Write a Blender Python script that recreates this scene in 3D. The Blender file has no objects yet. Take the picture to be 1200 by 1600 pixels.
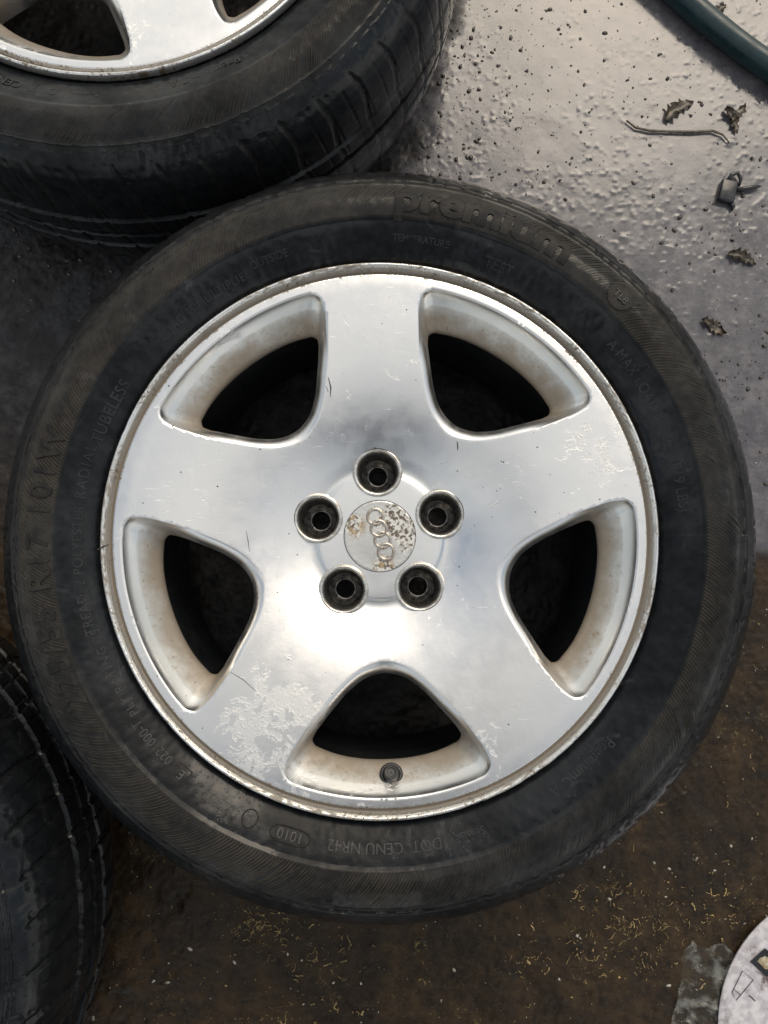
import bpy, bmesh, math, random, time
import numpy as np
from mathutils import Vector, Matrix
from mathutils.geometry import delaunay_2d_cdt
T0 = time.time()
random.seed(7); rng = np.random.default_rng(7)
S = bpy.context.scene
COL = S.collection
PI = math.pi; TAU = 2*math.pi

# ------------------------------------------------------------------ camera
cam = bpy.data.objects.new('camera', bpy.data.cameras.new('camera')); COL.objects.link(cam)
cam.data.sensor_fit = 'VERTICAL'; cam.data.sensor_height = 24.0
cam.data.lens = 24.0*1202/1600
cam.location = (.0037, -.0282, .8566); cam.rotation_euler = (.073, 0, 0)
cam.data.clip_start = .02; cam.data.clip_end = 200
S.camera = cam

# ------------------------------------------------------------------ world and sun
SUN_EL, SUN_AZ = math.radians(44), math.radians(22)      # azimuth clockwise from +Y
W = bpy.data.worlds.new('World'); S.world = W; W.use_nodes = True
wn, wl = W.node_tree.nodes, W.node_tree.links
wn.clear()
wo = wn.new('ShaderNodeOutputWorld'); bg = wn.new('ShaderNodeBackground')
sky = wn.new('ShaderNodeTexSky'); sky.sky_type = 'NISHITA'; sky.sun_disc = False
sky.sun_elevation = SUN_EL; sky.sun_rotation = SUN_AZ
sky.air_density = 1.6; sky.dust_density = 4.0; sky.ozone_density = 1.0
tc = wn.new('ShaderNodeTexCoord'); mp = wn.new('ShaderNodeMapping'); mp.inputs['Scale'].default_value = (1, 1, 2.0)
nz = wn.new('ShaderNodeTexNoise'); nz.inputs['Scale'].default_value = 1.7; nz.inputs['Detail'].default_value = 6; nz.inputs['Roughness'].default_value = .55
cr = wn.new('ShaderNodeValToRGB'); cr.color_ramp.elements[0].position = .40; cr.color_ramp.elements[1].position = .62
hs = wn.new('ShaderNodeMixRGB'); hs.blend_type = 'MIX'
hs.inputs['Color2'].default_value = (8.5, 8.4, 8.0, 1)     # bright cloud
wl.new(tc.outputs['Generated'], mp.inputs['Vector']); wl.new(mp.outputs['Vector'], nz.inputs['Vector'])
wl.new(nz.outputs['Fac'], cr.inputs['Fac']); wl.new(cr.outputs['Color'], hs.inputs['Fac'])
wl.new(sky.outputs['Color'], hs.inputs['Color1']); wl.new(hs.outputs['Color'], bg.inputs['Color'])
bg.inputs['Strength'].default_value = .11
wl.new(bg.outputs[0], wo.inputs['Surface'])

sun = bpy.data.objects.new('sun', bpy.data.lights.new('sun', 'SUN')); COL.objects.link(sun)
sun.data.energy = 1.05; sun.data.angle = math.radians(34); sun.data.color = (1, .91, .76)
sd = Vector((math.sin(SUN_AZ)*math.cos(SUN_EL), math.cos(SUN_AZ)*math.cos(SUN_EL), math.sin(SUN_EL)))
sun.rotation_euler = sd.to_track_quat('Z', 'Y').to_euler()
S.view_settings.view_transform = 'Standard'; S.view_settings.look = 'None'
S.view_settings.gamma = 1; S.view_settings.exposure = 0.0
S.render.engine = 'CYCLES'

# ------------------------------------------------------------------ object helpers
def link(name, me, mat=None, parent=None, loc=None, rz=0):
    o = bpy.data.objects.new(name, me); COL.objects.link(o)
    if mat is not None and me is not None and not me.materials: me.materials.append(mat)
    if parent: o.parent = parent
    if loc is not None: o.location = loc
    if rz: o.rotation_euler = (0, 0, rz)
    return o
def tag(o, label=None, cat=None, group=None, kind=None):
    if label: o['label'] = label
    if cat: o['category'] = cat
    if group: o['group'] = group
    if kind: o['kind'] = kind
    return o
def mesh(name, V, F, smooth=True, sharp=None):
    me = bpy.data.meshes.new(name)
    V = np.asarray(V, dtype=np.float32)
    me.vertices.add(len(V)); me.vertices.foreach_set('co', V.ravel())
    if isinstance(F, np.ndarray):
        n = F.shape[1]; me.loops.add(F.size); me.polygons.add(len(F))
        me.loops.foreach_set('vertex_index', F.ravel().astype(np.int32))
        me.polygons.foreach_set('loop_start', np.arange(0, F.size, n, dtype=np.int32))
    else:
        ls = [len(f) for f in F]; me.loops.add(sum(ls)); me.polygons.add(len(F))
        me.loops.foreach_set('vertex_index', np.array([i for f in F for i in f], dtype=np.int32))
        me.polygons.foreach_set('loop_start', np.concatenate([[0], np.cumsum(ls)[:-1]]).astype(np.int32))
    me.update(calc_edges=True); me.validate()
    if smooth:
        me.polygons.foreach_set('use_smooth', np.ones(len(me.polygons), dtype=bool))
        if sharp: me.set_sharp_from_angle(angle=math.radians(sharp))
    return me
def attr(me, name, vals):
    a = me.attributes.new(name, 'FLOAT', 'POINT'); a.data.foreach_set('value', np.asarray(vals, dtype=np.float32))
def lathe(name, prof, N=96, smooth=True, sharp=40, center=(0, 0), close=False):
    P = np.array(prof, float); n = len(P)
    a = np.arange(N)*TAU/N
    R = P[:, 0][None, :]; Z = P[:, 1][None, :]
    V = np.stack([center[0]+R*np.cos(a)[:, None], center[1]+R*np.sin(a)[:, None], np.repeat(Z, N, 0)], -1).reshape(-1, 3)
    i = np.arange(N)[:, None]; j = np.arange(n-1)[None, :]; k = (i+1) % N
    F = np.stack([i*n+j, i*n+j+1+0*i, k*n+j+1, k*n+j], -1).reshape(-1, 4)[:, ::-1]
    F = F.tolist()
    if close: F.append([q*n for q in range(N)])
    return mesh(name, V, F, smooth, sharp)
def tube(path, rad, seg=10, cap=True, flat=1.0):
    """vertices and faces of a tube along path; rad a number or list"""
    P = [Vector(p) for p in path]; n = len(P); V = []; F = []
    for i, p in enumerate(P):
        d = (P[min(i+1, n-1)]-P[max(i-1, 0)]).normalized()
        s = d.cross(Vector((0, 0, 1)))
        s = s.normalized() if s.length > 1e-4 else Vector((1, 0, 0))
        u = s.cross(d).normalized(); r = rad[i] if hasattr(rad, '__len__') else rad
        for k in range(seg):
            a = k*TAU/seg; V.append(tuple(p+s*math.cos(a)*r+u*math.sin(a)*r*flat))
    for i in range(n-1):
        for k in range(seg):
            F.append([i*seg+k, i*seg+(k+1) % seg, (i+1)*seg+(k+1) % seg, (i+1)*seg+k])
    if cap:
        F.append(list(range(seg))[::-1]); F.append([(n-1)*seg+k for k in range(seg)])
    return V, F
class MB:
    def __init__(s): s.V = []; s.F = []
    def add(s, V, F):
        o = len(s.V); s.V += [tuple(v) for v in V]; s.F += [[i+o for i in f] for f in F]
    def mesh(s, name, smooth=True, sharp=40): return mesh(name, s.V, s.F, smooth, sharp)

# numpy value noise on arbitrary points
def vnoise(x, y, seed=0):
    xi = np.floor(x).astype(np.int64); yi = np.floor(y).astype(np.int64); fx = x-xi; fy = y-yi
    fx = fx*fx*(3-2*fx); fy = fy*fy*(3-2*fy)
    def h(a, b):
        n = (a*374761393 + b*668265263 + seed*982451653) & 0xffffffff
        n = ((n ^ (n >> 13))*1274126177) & 0xffffffff
        return ((n ^ (n >> 16)) & 0xffff)/65535.0
    return (h(xi, yi)*(1-fx)+h(xi+1, yi)*fx)*(1-fy)+(h(xi, yi+1)*(1-fx)+h(xi+1, yi+1)*fx)*fy
def fbm(x, y, oct=4, seed=0, rough=.5):
    s = 0; a = 1; t = 0
    for o in range(oct):
        s = s+a*vnoise(x*2**o, y*2**o, seed+o*17); t += a; a *= rough
    return s/t
def sstep(a, b, x):
    t = np.clip((np.asarray(x, float)-a)/(b-a), 0, 1); return t*t*(3-2*t)

# ------------------------------------------------------------------ material helpers
class Mat:
    def __init__(s, name):
        s.m = bpy.data.materials.new(name); s.m.use_nodes = True; s.t = s.m.node_tree
        s.n = s.t.nodes; s.l = s.t.links; s.b = s.n['Principled BSDF']
        s.tc = s.n.new('ShaderNodeTexCoord')
    def set(s, **k):
        for a, v in k.items():
            a = a.replace('_', ' ')
            if hasattr(v, 'is_output'): s.l.new(v, s.b.inputs[a])
            else: s.b.inputs[a].default_value = v
        return s
    def noise(s, scale, detail=5, rough=.55, vec=None, dist=0, w=None):
        n = s.n.new('ShaderNodeTexNoise'); n.inputs['Scale'].default_value = scale
        n.inputs['Detail'].default_value = detail; n.inputs['Roughness'].default_value = rough
        n.inputs['Distortion'].default_value = dist
        s.l.new(vec if vec is not None else s.tc.outputs['Object'], n.inputs['Vector']); return n.outputs['Fac']
    def voro(s, scale, feature='F1', vec=None):
        n = s.n.new('ShaderNodeTexVoronoi'); n.feature = feature; n.inputs['Scale'].default_value = scale
        s.l.new(vec if vec is not None else s.tc.outputs['Object'], n.inputs['Vector']); return n.outputs['Distance']
    def mapv(s, scale=(1, 1, 1), loc=(0, 0, 0), rot=(0, 0, 0)):
        n = s.n.new('ShaderNodeMapping'); n.inputs['Scale'].default_value = scale; n.inputs['Location'].default_value = loc
        n.inputs['Rotation'].default_value = rot
        s.l.new(s.tc.outputs['Object'], n.inputs['Vector']); return n.outputs['Vector']
    def ramp(s, f, a, b, lo=0., hi=1.):
        n = s.n.new('ShaderNodeMapRange'); n.interpolation_type = 'SMOOTHSTEP'
        for i, v in enumerate((a, b, lo, hi)): n.inputs[i+1].default_value = v
        s.l.new(f, n.inputs[0]); return n.outputs[0]
    def math(s, op, a, b=0.0):
        n = s.n.new('ShaderNodeMath'); n.operation = op
        for i, v in enumerate((a, b)):
            if hasattr(v, 'is_output'): s.l.new(v, n.inputs[i])
            else: n.inputs[i].default_value = v
        return n.outputs[0]
    def mix(s, f, a, b):
        n = s.n.new('ShaderNodeMixRGB')
        for i, v in zip(('Fac', 'Color1', 'Color2'), (f, a, b)):
            if hasattr(v, 'is_output'): s.l.new(v, n.inputs[i])
            else: n.inputs[i].default_value = v if i == 'Fac' else (*v, 1)
        return n.outputs[0]
    def attr(s, name):
        n = s.n.new('ShaderNodeAttribute'); n.attribute_name = name; return n.outputs['Fac']
    def blob(s, x, y, r0, r1):
        """1 inside radius r0 of (x,y) in object space, 0 outside r1"""
        n = s.n.new('ShaderNodeVectorMath'); n.operation = 'MULTIPLY'; n.inputs[1].default_value = (1, 1, 0)
        s.l.new(s.tc.outputs['Object'], n.inputs[0])
        d = s.n.new('ShaderNodeVectorMath'); d.operation = 'DISTANCE'; d.inputs[1].default_value = (x, y, 0)
        s.l.new(n.outputs[0], d.inputs[0]); return s.ramp(d.outputs['Value'], r0, r1, 1, 0)
    def bump(s, h, strength=.5, dist=.001, normal=None):
        n = s.n.new('ShaderNodeBump'); n.inputs['Strength'].default_value = strength; n.inputs['Distance'].default_value = dist
        s.l.new(h, n.inputs['Height'])
        if normal is not None: s.l.new(normal, n.inputs['Normal'])
        return n.outputs[0]

# --- aluminium of the rim face
def make_alu():
    m = Mat('polished_aluminium')
    n1 = m.noise(9, 5); n2 = m.noise(60, 6, .6); n3 = m.noise(420, 4, .6)
    s1 = m.ramp(m.noise(60, 3, .5, m.mapv((1, 22, 1), rot=(0, 0, .5)), dist=.3), .70, .74); s2 = m.ramp(m.noise(70, 3, .5, m.mapv((26, 1, 1), rot=(0, 0, -.35)), dist=.3), .71, .74)
    scr = m.math('MULTIPLY', m.math('MAXIMUM', s1, s2), m.ramp(n1, .42, .6))
    pit = m.ramp(m.voro(230), .02, .10, 1, 0)
    pitm = m.math('MULTIPLY', pit, m.ramp(m.noise(35, 3), .56, .66))
    # lifted lacquer: islands with crinkled edges, mostly on two spokes
    zone = m.blob(-.085, -.165, .035, .075)
    zone = m.math('MAXIMUM', zone, m.math('MULTIPLY', m.blob(.178, .068, .012, .045), .9))
    zone = m.math('MAXIMUM', zone, m.math('MULTIPLY', m.blob(-.12, .145, .02, .05), .55))
    zone = m.math('MAXIMUM', zone, m.math('MULTIPLY', m.blob(.085, -.165, .01, .04), .55))
    zone = m.math('MAXIMUM', zone, m.math('MULTIPLY', m.blob(-.01, -.222, .03, .09), .5))
    zone = m.math('MAXIMUM', zone, .05)
    isl = m.noise(52, 9, .70, dist=.8)
    peel = m.ramp(m.math('ADD', isl, m.math('MULTIPLY', zone, .17)), .655, .685)
    crin = m.math('MULTIPLY', peel, m.ramp(m.noise(140, 4, .6, dist=1.5), .52, .60))
    # dirt: brown film gathered along the window openings and speckled grime
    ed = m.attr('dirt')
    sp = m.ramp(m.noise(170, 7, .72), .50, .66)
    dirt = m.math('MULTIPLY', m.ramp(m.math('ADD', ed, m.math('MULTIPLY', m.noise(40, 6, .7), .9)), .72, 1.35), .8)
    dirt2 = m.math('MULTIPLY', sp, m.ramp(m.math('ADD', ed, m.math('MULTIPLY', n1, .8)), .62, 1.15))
    fleck = m.math('MULTIPLY', m.ramp(m.noise(300, 3, .6), .70, .76), .55)
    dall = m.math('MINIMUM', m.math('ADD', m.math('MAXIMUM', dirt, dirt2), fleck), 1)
    base = m.mix(m.ramp(n1, .3, .7), (.80, .805, .80), (.87, .86, .84))
    base = m.mix(m.math('MULTIPLY', peel, .35), base, (.62, .635, .64))
    base = m.mix(m.math('MULTIPLY', crin, .35), base, (.86, .84, .80))
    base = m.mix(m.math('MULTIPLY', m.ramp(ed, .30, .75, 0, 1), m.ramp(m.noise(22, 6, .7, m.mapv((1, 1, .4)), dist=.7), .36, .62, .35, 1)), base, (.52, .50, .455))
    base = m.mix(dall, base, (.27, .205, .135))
    met = m.math('SUBTRACT', 1, m.math('MAXIMUM', m.math('MULTIPLY', dall, .9), m.math('MULTIPLY', peel, .12)))
    rough = m.math('ADD', m.math('ADD', m.ramp(n2, .3, .75, .28, .38), m.math('MULTIPLY', scr, .15)), m.math('MULTIPLY', m.math('MAXIMUM', dall, peel), .28))
    h = m.math('ADD', m.math('MULTIPLY', peel, -1.0), m.math('MULTIPLY', crin, 1.6))
    b1 = m.bump(h, .30, .0005)
    b2 = m.bump(m.math('ADD', m.math('MULTIPLY', n2, 1.0), m.math('MULTIPLY', n3, .25)), .18, .0008, b1)
    b3 = m.bump(m.math('ADD', m.math('MULTIPLY', pitm, -1), m.math('MULTIPLY', scr, -.35)), .6, .0006, b2)
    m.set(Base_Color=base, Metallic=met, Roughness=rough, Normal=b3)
    m.b.inputs['Coat Weight'].default_value = .25; m.b.inputs['Coat Roughness'].default_value = .12
    return m.m
ALU = make_alu()

def make_lip():
    m = Mat('grimy_rim_lip')
    a = m.ramp(m.noise(28, 6, .7), .44, .60); b = m.ramp(m.noise(330, 5, .7), .46, .60)
    d = m.math('MULTIPLY', a, b)
    ed = m.attr('dirt'); d = m.math('MAXIMUM', d, ed)
    base = m.mix(d, (.86, .85, .82), (.15, .115, .075))
    m.set(Base_Color=base, Metallic=m.math('SUBTRACT', 1, m.math('MULTIPLY', d, .9)), Roughness=m.ramp(d, 0, 1, .22, .6),
          Normal=m.bump(m.noise(240, 5, .7), .5, .0008))
    return m.m
LIP = make_lip()

def simple(name, c1, c2, scale, rough=(.4, .6), bs=.3, bd=.001, metallic=0, fine=200, **k):
    m = Mat(name); n = m.noise(scale, 6, .6)
    m.set(Base_Color=m.mix(m.ramp(n, .35, .65), c1, c2), Roughness=m.ramp(m.noise(scale*2.3, 4), .3, .7, *rough), Metallic=metallic,
          Normal=m.bump(m.noise(fine, 5, .65), bs, bd), **k)
    return m.m
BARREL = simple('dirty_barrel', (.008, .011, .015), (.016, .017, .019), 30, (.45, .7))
BORE = simple('bolt_bore_metal', (.10, .105, .11), (.36, .34, .31), 190, (.25, .4), metallic=.8)
SEAT = simple('bolt_seat_metal', (.78, .77, .74), (.50, .46, .40), 120, (.2, .4), metallic=.9)
VALVE = simple('valve_rubber', (.018, .018, .02), (.04, .04, .042), 90, (.35, .5))
HOSE = simple('teal_hose', (.006, .024, .030), (.014, .040, .046), 22, (.22, .42), bs=.35, bd=.0006, fine=500)
LEAF = simple('wet_leaf', (.018, .013, .008), (.085, .062, .036), 90, (.12, .3), bs=.6, bd=.0008, fine=300)
PLASTIC = simple('black_plastic', (.012, .012, .014), (.03, .03, .035), 60, (.1, .3), bs=.2)
TWIG = simple('wet_twig', (.05, .035, .022), (.16, .13, .10), 120, (.2, .4), bs=.6)

def make_rubber(name, wet=0.0):
    m = Mat(name)
    d = m.attr('dust')
    n1 = m.noise(14, 6, .6); n2 = m.noise(90, 6, .65); n3 = m.noise(600, 4, .7)
    du = m.math('MULTIPLY', d, m.ramp(n1, .20, .70, .35, 1)); du = m.math('MULTIPLY', du, m.ramp(n2, .25, .7, .45, 1))
    base = m.mix(m.ramp(n2, .35, .7), (.0062, .0072, .0088), (.013, .0145, .0165))
    base = m.mix(du, base, (.074, .064, .050))
    m.b.inputs['Specular IOR Level'].default_value = .14
    streak = m.ramp(m.noise(30, 7, .7, m.mapv((1, 1, 3)), dist=1), .60, .70)
    base = m.mix(m.math('MULTIPLY', streak, .07), base, (.30, .31, .33))
    wetm = m.math('MULTIPLY', m.ramp(m.noise(11, 5, .6, dist=.5), .38, .58), m.ramp(d, .05, .6, .75, .22))
    m.l.new(wetm, m.b.inputs['Coat Weight']); m.b.inputs['Coat Roughness'].default_value = .11; m.b.inputs['Coat IOR'].default_value = 1.36
    drop = m.ramp(m.voro(260), .10, .32, 1, 0); drop = m.math('MULTIPLY', drop, m.ramp(m.noise(26, 4, .6), .50, .62))
    cb = m.bump(m.math('ADD', m.math('MULTIPLY', m.noise(75, 5, .6), .9), m.math('MULTIPLY', drop, .35)), .42, .0011)
    m.l.new(cb, m.b.inputs['Coat Normal'])
    m.set(Base_Color=base, Roughness=m.math('ADD', m.ramp(n1, .3, .7, .33-wet, .44-wet), m.math('MULTIPLY', du, .2)),
          Normal=m.bump(m.math('ADD', n2, m.math('MULTIPLY', n3, .4)), .32, .0008))
    return m.m
RUBBER = make_rubber('wet_tyre_rubber', .10)
LETTER = simple('raised_rubber', (.014, .014, .015), (.034, .031, .027), 60, (.45, .6), bs=.35, Specular_IOR_Level=.16)

def make_cap():
    m = Mat('corroded_cap')
    b = m.noise(70, 7, .65, dist=.5); z1 = m.blob(.016, .014, .006, .024); z2 = m.blob(-.022, .010, .004, .014); z3 = m.blob(.004, -.028, .003, .014)
    z = m.math('MAXIMUM', m.math('MAXIMUM', z1, z2), z3)
    z = m.math('MAXIMUM', z, m.blob(.026, -.008, .003, .014))
    cor = m.ramp(m.math('ADD', b, m.math('MULTIPLY', z, .30)), .60, .68)
    fine = m.ramp(m.noise(320, 5, .6), .44, .58)
    base = m.mix(m.math('MULTIPLY', cor, fine), (.70, .69, .65), (.13, .10, .07))
    och = m.math('MULTIPLY', m.math('MAXIMUM', z3, z2), m.ramp(m.noise(120, 5), .45, .58))
    base = m.mix(och, base, (.42, .31, .17))
    m.set(Base_Color=base, Metallic=m.math('SUBTRACT', .8, m.math('MULTIPLY', cor, .7)), Roughness=m.ramp(cor, 0, 1, .25, .6),
          Normal=m.bump(m.math('SUBTRACT', fine, m.math('MULTIPLY', cor, 1.5)), .16, .0005))
    return m.m
CAP = make_cap()
CHROME = simple('emblem_metal', (.66, .62, .56), (.40, .32, .24), 300, (.15, .3), metallic=.95)

def make_ground():
    m = Mat('wet_ground')
    p = m.attr('film'); g = m.attr('grit')
    n1 = m.noise(5, 6, .6); n2 = m.noise(45, 7, .7); n3 = m.noise(260, 6, .7)
    strk = m.noise(60, 6, .65, m.mapv((.35, 2.2, 1), rot=(0, 0, -.12)))
    br = m.mix(m.ramp(n2, .3, .7), (.010, .0060, .0026), (.054, .0325, .0138))
    br = m.mix(m.ramp(strk, .5, .75, 0, .7), br, (.048, .035, .021))
    fl = m.math('MULTIPLY', m.ramp(m.noise(150, 5, .75, dist=2.0), .58, .63), m.math('MULTIPLY', m.ramp(m.noise(9, 4, .6), .46, .60), m.ramp(m.noise(40, 3, .6), .45, .6)))
    br = m.mix(m.math('MULTIPLY', fl, .8), br, (.30, .21, .08))
    br = m.mix(m.ramp(n3, .68, .76, 0, .5), br, (.20, .16, .10))
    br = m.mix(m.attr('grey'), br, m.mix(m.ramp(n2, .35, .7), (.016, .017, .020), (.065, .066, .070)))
    pud = m.noise(11, 5, .6, dist=.6)
    br = m.mix(m.ramp(pud, .44, .60, 0, .55), br, (.012, .008, .0045))
    film = m.mix(m.ramp(n1, .3, .7), (.066, .063, .073), (.122, .116, .129))  # silt tone, paled to paint in the sky mirrored by the film
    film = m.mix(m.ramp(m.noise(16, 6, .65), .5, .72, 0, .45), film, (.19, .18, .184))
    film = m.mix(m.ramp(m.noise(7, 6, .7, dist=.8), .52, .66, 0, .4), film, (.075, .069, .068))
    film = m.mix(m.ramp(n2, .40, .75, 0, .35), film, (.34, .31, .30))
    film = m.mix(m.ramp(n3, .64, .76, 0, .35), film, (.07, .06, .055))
    sp2 = m.ramp(m.noise(520, 4, .75), .56, .64); br = m.mix(m.math('MULTIPLY', sp2, .5), br, (.085, .064, .042))
    sp3 = m.ramp(m.noise(340, 4, .7), .60, .66); br = m.mix(m.math('MULTIPLY', sp3, .7), br, (.004, .003, .002))
    vein = m.ramp(m.noise(28, 7, .7, dist=1.2), .47, .50, 0, 1); vein = m.math('MULTIPLY', vein, m.ramp(m.noise(28, 7, .7, dist=1.2), .50, .53, 1, 0))
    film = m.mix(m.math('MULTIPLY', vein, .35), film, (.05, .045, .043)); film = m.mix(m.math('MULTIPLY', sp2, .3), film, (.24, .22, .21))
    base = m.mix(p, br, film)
    rough = m.math('ADD', m.math('MULTIPLY', m.ramp(p, 0, 1, 1, .22), m.ramp(pud, .42, .60, .50, .24)), m.math('MULTIPLY', m.ramp(n2, .3, .7), .14))
    hh = m.math('ADD', n2, m.math('MULTIPLY', n3, .5))
    bs = m.n.new('ShaderNodeBump'); bs.inputs['Distance'].default_value = .0012
    m.l.new(hh, bs.inputs['Height']); m.l.new(m.ramp(p, 0, 1, .8, .10), bs.inputs['Strength'])
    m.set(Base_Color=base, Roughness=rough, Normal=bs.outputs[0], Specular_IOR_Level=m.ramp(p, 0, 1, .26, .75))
    return m.m
GROUND = make_ground()
GRIT = simple('dark_grit', (.03, .026, .022), (.14, .12, .10), 80, (.12, .35), bs=.4)
SHAV = simple('tan_shavings', (.13, .085, .03), (.50, .37, .16), 26, (.3, .5), bs=.2)
PALE = simple('pale_chips', (.20, .18, .14), (.58, .55, .48), 60, (.3, .5), bs=.2)

# ------------------------------------------------------------------ ground
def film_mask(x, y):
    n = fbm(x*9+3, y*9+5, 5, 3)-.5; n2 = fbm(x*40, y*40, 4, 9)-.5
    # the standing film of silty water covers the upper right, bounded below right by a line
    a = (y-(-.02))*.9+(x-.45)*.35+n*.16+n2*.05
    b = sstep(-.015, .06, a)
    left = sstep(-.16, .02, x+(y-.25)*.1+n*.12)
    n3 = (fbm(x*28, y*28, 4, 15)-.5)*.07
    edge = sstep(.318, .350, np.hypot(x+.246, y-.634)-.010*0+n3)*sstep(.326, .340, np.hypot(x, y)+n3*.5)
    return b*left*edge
def ground_h(x, y):
    f = film_mask(x, y)
    h = (fbm(x*6, y*6, 3, 21)-.5)*.004+(fbm(x*45, y*45, 4, 31, .6)-.5)*.0045+(fbm(x*190, y*190, 2, 41)-.5)*.0016
    wz = .0004+(fbm(x*30, y*30, 3, 51)-.5)*.0005
    # small blisters and pits in the film
    bl = np.clip(fbm(x*200, y*200, 3, 61, .6)-.62, 0, 1)*.0026*sstep(.38, .60, fbm(x*11, y*11, 3, 71)+.25*sstep(.15, .5, x))
    return h*(1-f)*1.0+(wz+bl)*f-.0012
def grid_axis(lo, hi, step, far):
    c = np.arange(lo, hi+step/2, step); out = []
    d = step
    p = hi
    up = []
    while p < far: d *= 1.5; p += d; up.append(p)
    p = lo; d = step; dn = []
    while p > -far: d *= 1.5; p -= d; dn.append(p)
    return np.concatenate([dn[::-1], c, up])
gx = grid_axis(-.50, .52, .0019, 60.0); gy = grid_axis(-.66, .78, .0019, 60.0)
X, Y = np.meshgrid(gx, gy, indexing='ij')
fall = (1-sstep(.7, 1.5, np.hypot(X, Y)))
Z = ground_h(X, Y)*fall-.0012*(1-fall)
nx, ny = X.shape
ii = np.arange(nx-1)[:, None]; jj = np.arange(ny-1)[None, :]
Fg = np.stack([ii*ny+jj, (ii+1)*ny+jj, (ii+1)*ny+jj+1, ii*ny+jj+1], -1).reshape(-1, 4)
gm = mesh('ground', np.stack([X, Y, Z], -1).reshape(-1, 3), Fg, True)
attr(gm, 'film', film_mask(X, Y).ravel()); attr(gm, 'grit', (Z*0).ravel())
attr(gm, 'grey', np.maximum(sstep(-.02, .14, Y+(fbm(X*12, Y*12, 4, 5)-.5)*.15)*.9, sstep(.29, .24, np.hypot(X, Y))).ravel())  # last term paints bluish dimness into the ground colour under the wheel
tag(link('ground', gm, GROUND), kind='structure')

# ------------------------------------------------------------------ tyre
TP = [(.222,.196),(.2275,.203),(.2310,.2045),(.2338,.2050),(.2365,.2090),(.240,.2120),(.246,.2155),(.254,.2195),(.262,.2232),(.2672,.2250),(.2684,.2266),
      (.277,.2285),(.285,.2280),(.293,.2248),(.2985,.2212),(.3000,.2214),(.3012,.2216),(.3024,.2192),(.3050,.2176),(.3062,.2180),(.3075,.2170),(.3095,.2150),(.315,.2095),(.3205,.2015),(.3245,.193),
      (.3275,.183),(.330,.169),(.331,.158),(.3315,.1492),(.3298,.1480),(.3280,.1473),(.3280,.1415),(.3296,.1408),(.332,.1398),(.3326,.130),(.3328,.1215),(.3285,.1205),(.3283,.1165)]
def dens(P, step):
    out = []
    for (a, b) in zip(P[:-1], P[1:]):
        L = math.dist(a, b); k = max(1, int(round(L/step)))
        for i in range(k): out.append((a[0]+(b[0]-a[0])*i/k, a[1]+(b[1]-a[1])*i/k))
    out.append(P[-1]); return out
def tyre_mesh(deep=1.0):
    up = np.array(dens(TP, .0022))
    for _ in range(2):
        q = up.copy(); q[1:-1] = up[1:-1]*.6+(up[:-2]+up[2:])*.2
        w = (up[:, 0] < .30)[:, None]*(np.abs(up[:, 0]-.2678) > .002)[:, None]
        up = np.where(w, q, up)
    low = up[::-1][1:].copy(); low[:, 1] = .233-low[:, 1]
    P = np.vstack([up, low]); n = len(P); N = 1400
    a = np.arange(N)*TAU/N
    R = np.repeat(P[:, 0][None], N, 0); Zp = np.repeat(P[:, 1][None], N, 0); A = np.repeat(a[:, None], n, 1)
    zz = Zp-.1165
    # lateral tread cuts: curved slanted grooves over shoulder and tread
    tread = sstep(.311, .318, R)*(np.abs(zz) < .105)
    ph = (A*52/TAU + np.sign(zz)*.55*np.abs(zz/.1)**1.5 + .3*np.sin(zz*60)*.3) % 1
    cut = (1-sstep(.055, .068, np.abs(ph-.5)))*tread
    ph2 = (A*104/TAU + np.sign(zz)*.9*np.abs(zz/.1) + .25) % 1
    cut2 = (1-sstep(.04, .055, np.abs(ph2-.5)))*tread*(np.abs(zz) < .085)
    worn = .6+.5*vnoise(A*9, Zp*30, 5)
    R = R-cut*.0015*worn*deep-cut2*.0008*worn*deep
    # slight irregular bulging, scuffs
    und = (vnoise(A*7, R*40, 3)-.5)*.0008+(vnoise(A*60, R*250, 8)-.5)*.00035
    Zp = Zp+und*(R > .236)*np.sign(zz)
    # rubber blocks at the outer shoulder edge
    sc = np.clip(vnoise(A*90, Zp*200, 14)-.62, 0, 1)*.004*((R > .300) & (R < .32))
    R = R-sc
    V = np.stack([R*np.cos(A), R*np.sin(A), Zp], -1).reshape(-1, 3)
    i = np.arange(N)[:, None]; j = np.arange(n-1)[None, :]; k = (i+1) % N
    F = np.stack([i*n+j, k*n+j, k*n+j+1, i*n+j+1], -1).reshape(-1, 4)
    me = mesh('tyre', V, F, True, 50)
    r0 = np.repeat(P[:, 0][None], N, 0)
    dust = sstep(.2672, .2684, r0)*.42*(.45+.55*sstep(-.6, .9, np.sin(A-.5)))*(zz > 0)*(1-.75*sstep(.300, .309, r0))
    dust = dust+.35*(zz < .0)*sstep(.05, .11, -zz)+.12*(np.abs(ph-.5) < .08)*tread
    attr(me, 'dust', np.clip(dust, 0, 1).ravel())
    me.materials.append(RUBBER)
    return me, up
TYRE, UP = tyre_mesh()
def zs(r): 
    m_ = UP[:, 0] < .3105
    return np.interp(r, UP[m_, 0], UP[m_, 1])

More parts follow.
